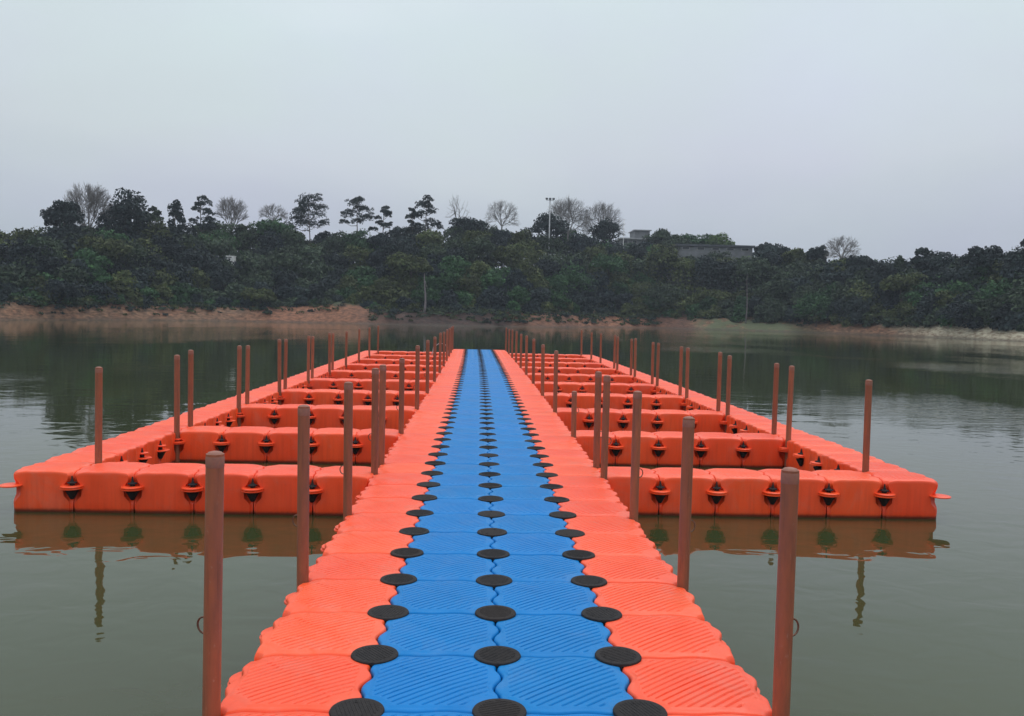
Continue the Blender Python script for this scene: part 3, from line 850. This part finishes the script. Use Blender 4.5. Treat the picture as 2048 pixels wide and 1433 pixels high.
dense_tree(130, 396, 80, 72, 27, DARK, 'dark rounded tree at the left end of the wood, left of the largest leafless tree', sub=0.36)
dense_tree(252, 377, 96, 116, 27, DARK, 'tallest broad dark tree on the left of the wood, right of the largest leafless tree', sub=0.38, blobs=20)
dense_tree(300, 410, 62, 62, 26, MID, 'smaller rounded tree leaning against the right side of the tallest broad tree', sub=0.32, density=0.8, base_fill=False, blobs=16)
dense_tree(545, 430, 88, 60, 27, GREEN, 'fresh green domed tree left of the umbrella shaped pine')
dense_tree(936, 430, 84, 56, 30, DARK, 'low wide dark crown breaking the skyline above the far end of the walkway')
dense_tree(1093, 416, 74, 78, 30, DARK, 'dark crown wrapped round the lower half of the floodlight mast', sub=0.36)
dense_tree(1208, 430, 62, 66, 30, DARK, 'isolated dark round crown with a pale leafless tree behind it', sub=0.38)
dense_tree(350, 402, 38, 66, 27, DARK, 'narrow open dark tree between the broad tree and the first pine', density=0.55, sub=0.36, base_fill=False, blobs=14)
dense_tree(1528, 482, 46, 40, 26, DARK, 'small dark round tree just right of the long grey building')
dense_tree(1585, 496, 48, 36, 26, OLIVE, 'low olive green tree left of the last leafless tree')
dense_tree(1630, 488, 44, 46, 27, DARK, 'dark pointed tree touching the left side of the last leafless tree', sub=0.34)
dense_tree(1720, 512, 70, 40, 25, DARK, 'low dark tree right of the last leafless tree')
dense_tree(1795, 512, 20, 40, 26, MID, 'thin small conical tree in the dip of the skyline on the right', density=0.6)
dense_tree(1856, 492, 70, 66, 24, DARK, 'lone dark bushy tree standing above the dip in the skyline on the right', sub=0.34)
dense_tree(1968, 486, 96, 80, 20, DARK, 'large dark ragged tree near the right end of the wood', sub=0.30, blobs=22)
dense_tree(2040, 478, 80, 100, 18, DARK, 'last tall dark tree at the right end of the far bank', sub=0.32, blobs=20)
dense_tree(1318, 458, 60, 40, 39, MID, 'pale green tree behind the small hilltop building', name='hilltop_tree')
dense_tree(1395, 464, 100, 46, 44, GREEN, 'green tree rising behind the long grey building', name='hilltop_tree')
dense_tree(1440, 468, 60, 44, 40, BRIGHT, 'bright yellow green tree behind the right half of the long grey building', name='hilltop_tree', density=0.7)
dense_tree(1345, 470, 60, 44, 34, MID, 'mid green tree at the left end of the long grey building', name='hilltop_tree')
pine(400, 397, 54, 66, 27, 'dark pine with stacked flat pads, leftmost of the pines', 9, (0.2, 0), seed=3)
pine(618, 396, 78, 62, 28, 'umbrella shaped pine with the widest and densest crown of the pines', 13, (-0.1, 0), seed=5, flat=0.42)
pine(712, 400, 62, 46, 28, 'open topped pine right of the umbrella shaped pine', 8, (0.1, 0), seed=8)
pine(762, 415, 42, 42, 28, 'small pine with a short leaning crown, between two taller pines', 6, (0.4, 0), seed=12)
pine(846, 395, 60, 66, 28, 'tall wind swept pine leaning right with gaps between its pads', 8, (0.5, 0), seed=21, flat=0.28)
pine(824, 418, 34, 40, 27, 'low small pine at the foot of the wind swept pine', 5, (-0.2, 0), seed=23)
dense_tree(1372, 503, 70, 50, 19, MID, 'mid green tree covering the left corner of the long grey building')
dense_tree(1450, 509, 110, 44, 18.5, OLIVE, 'olive tree spreading along the foot of the long grey building')
bare_tree(178, 370, 92, 92, 31, 'largest leafless tree with a wide pale crown at the left of the skyline', 2, 10, 8, 11, 0.15)
bare_tree(463, 395, 58, 66, 31, 'upright leafless tree between the leftmost pine and the fresh green tree', 4, 9, 6, 9, 0.45)
bare_tree(545, 410, 54, 34, 33, 'faint leafless crown showing above the fresh green domed tree', 6, 8, 5, 8, 0.2, 0.85)
bare_tree(912, 388, 44, 60, 31, 'thin leafless sapling with few twigs right of the wind swept pine', 7, 6, 3, 3, 0.25, 0.9)
bare_tree(1000, 402, 64, 50, 33, 'small hazy leafless tree between the low wide crown and the floodlight mast', 9, 8, 6, 8, 0.1, 0.8)
bare_tree(1132, 397, 84, 70, 33, 'leafless tree with a dense pale crown directly right of the floodlight mast', 11, 10, 8, 10, 0.1)
bare_tree(1200, 408, 82, 66, 34, 'leafless tree spreading behind the isolated dark round crown', 13, 10, 7, 9, 0.1)
bare_tree(1680, 473, 66, 46, 28, 'last small leafless tree, alone on the right half of the skyline', 15, 8, 6, 7, 0.1)
bush(1632, 586, 92, 60, 3.0, GREEN, 'large rounded green bush at the water edge right of the open grassy shore')
bush(1140, 528, 120, 60, 10, GREEN, 'bright green shrub in the middle of the slope above the walkway end')
bush(1330, 560, 110, 62, 6, MID, 'mid green shrub on the slope left of the open grassy shore')
bush(118, 560, 110, 52, 3.6, DEEP, 'dark overhanging bush on the left bank above the ochre soil')
bush(1930, 590, 120, 52, 4, DEEP, 'dark bush above the pale sandy shore on the right')
bush(520, 575, 80, 44, 4.0, OLIVE, 'olive bush left of the orange earth mound')

dense_tree(205, 470, 84, 60, 15, OLIVE, 'olive tree inside the wood, below the largest leafless tree', name='broadleaf_tree')
dense_tree(370, 462, 74, 60, 20, MID, 'mid green tree inside the wood, below the leftmost pine')
dense_tree(560, 500, 96, 66, 12, MID, 'mid green spreading tree inside the wood, right of the tiny white hut')
dense_tree(820, 505, 88, 54, 11, OLIVE, 'olive crowned tree inside the wood, above the pale bare trunk')
dense_tree(1215, 505, 80, 56, 12, GREEN, 'green tree inside the wood, below the hilltop building')
dense_tree(1800, 545, 92, 50, 9, OLIVE, 'olive tree inside the wood, below the thin conical tree')
# pale bare trunk seen low in the wood
x, y = at_shore(850, 4.2); g = land_z(x, 4.2)
t = thing('broken_tree', 'pale bare trunk standing low in the wood above the walkway end', 'tree', (x, y - 1.2, g))
link('trunk', trunk_mesh(z_at(850, 548, y) - g, 0.17, (0.05, 0), [(0.8, (0.4, 0, 2.8), 0.05)], 'trunk', 'pale_trunk'), t)
L = Leaves(); L.crown((0, 0.4, z_at(850, 540, y) - g), (1.3, 0.8, 0.6), OLIVE, 8, 60, 0.15); link('crown', L.mesh('crown'), t)
x, y = at_shore(1488, 4.5); g = land_z(x, 4.5)
t = thing('slender_tree', 'slender grey trunk standing behind the open grassy shore', 'tree', (x, y - 1.0, g))
H = z_at(1488, 545, y) - g
link('trunk', trunk_mesh(H, 0.09, (0.1, 0), [], 'trunk', 'pale_trunk'), t)
L = Leaves(); L.crown((0.1, 0.2, H), (1.5, 0.8, 0.8), MID, 8, 60, 0.15); link('crown', L.mesh('crown'), t)

# ------------------------------------------------------------------ floodlight mast, buildings
x, y = at_shore(1095, 24); g = land_z(x, 24); H = z_at(1095, 400, y) - g
t = thing('floodlight_mast', 'tall grey floodlight mast with lamps on a crossbar, above the dark crown', 'light mast', (x, y, g))
MB().lathe([(0.13, -0.3), (0.11, H*0.5), (0.085, H)], 10).build('mast', M['galv'], t, True)
MB().box(-0.62, 0.62, -0.05, 0.05, H - 0.10, H - 0.02).build('crossbar', M['galv'], t)
for dx in (-0.55, 0.0, 0.55):
    mb = MB(); mb.box(-0.16, 0.16, -0.10, 0.10, -0.10, 0.10); mb.box(-0.20, 0.20, -0.16, -0.10, -0.13, 0.13)
    lo = mb.build('lamp_head', M['roof'], t, loc=(dx, -0.06, H + 0.13)); lo.rotation_euler = (math.radians(-18), 0, 0)
x, y = at_shore(1243, 36); g = land_z(x, 36); H = z_at(1243, 440, y) - g
t = thing('white_pole', 'thin white pole between the round crown and the hilltop building', 'pole', (x, y, g))
MB().lathe([(0.07, -0.3), (0.05, H)], 8).build('shaft', M['white'], t, True)
MB().lathe([(0.02, 0), (0.08, 0.03), (0.08, 0.09), (0.02, 0.13)], 10).build('finial', M['white'], t, True, (0, 0, H))

def building(px0, px1, top, bot, d, depth, label, wall, roof, windows, name='building', overhang=0.35, rt=0.28, tower=None):
    xa, ya_w = at_shore((px0+px1)/2, d); k = ppm(ya_w)
    W = (px1-px0)/k; zt = z_at((px0+px1)/2, top, ya_w); g = min(land_z(xa, d), z_at((px0+px1)/2, bot, ya_w))
    H = zt - g
    t = thing(name, label, 'building', (xa, ya_w, g))
    MB().box(-W/2, W/2, 0, depth, -0.5, H - rt).build('wall', wall, t)
    MB().box(-W/2 - overhang, W/2 + overhang, -overhang, depth + overhang, H - rt + 0.004, H).build('roof', roof, t)
    n, wh, zb = windows
    for i in range(n):
        cxw = -W/2 + W*(i + 0.5)/n; ww = W/n*0.5
        fr = MB().box(cxw - ww/2, cxw + ww/2, -0.05, -0.004, H - zb - wh, H - zb).build('window', M['concrete'], t)
        MB().box(cxw - ww/2 + 0.07, cxw + ww/2 - 0.07, -0.08, -0.052, H - zb - wh + 0.07, H - zb - 0.07).build('pane', M['glass'], fr)
    if tower:
        a0, a1, th = tower
        MB().box(-W/2 + W*a0, -W/2 + W*a1, 0.6, depth - 0.6, H + 0.004, H + th).build('roof_room', wall, t)
        MB().box(-W/2 + W*a0 - 0.3, -W/2 + W*a1 + 0.3, 0.3, depth - 0.3, H + th + 0.004, H + th + 0.18).build('roof_room_slab', roof, t)
building(1238, 1346, 477, 490, 42, 7, 'pale flat roofed building on the hilltop with a small room on its roof', M['concrete_dark'], M['galv'], (6, 0.7, 0.45), tower=(0.26, 0.54, 1.5))
building(1352, 1502, 490, 512, 21, 6, 'long low grey building with a dark flat roof among the trees', M['concrete_dark'], M['roof'], (5, 0.5, 0.42), rt=0.34)
bush(459, 517, 46, 30, 12.3, MID, 'round shrub hiding the lower half of the tiny white hut')
building(452, 467, 512, 517, 13.5, 1.0, 'tiny white hut glinting in the middle of the wood on the left', M['white'], M['white'], (1, 0.2, 0.12), name='hut', overhang=0.05, rt=0.1)

# ------------------------------------------------------------------ haze
HB = (-1300, 1300, -700, 1500, -4.5, 45)
hz = MB().box(*HB).build('haze', None)
m = bpy.data.materials.new('haze'); m.use_nodes = True; nt = m.node_tree; nt.nodes.clear()
oo = nt.nodes.new('ShaderNodeOutputMaterial'); pv = nt.nodes.new('ShaderNodeVolumePrincipled')
pv.inputs['Color'].default_value = (0.80, 0.88, 1.0, 1); pv.inputs['Density'].default_value = 0.00050; pv.inputs['Anisotropy'].default_value = 0.0
nt.links.new(pv.outputs[0], oo.inputs['Volume']); hz.data.materials.append(m)
tag(hz, 'thin pale haze over the lake', 'haze', kind='stuff')
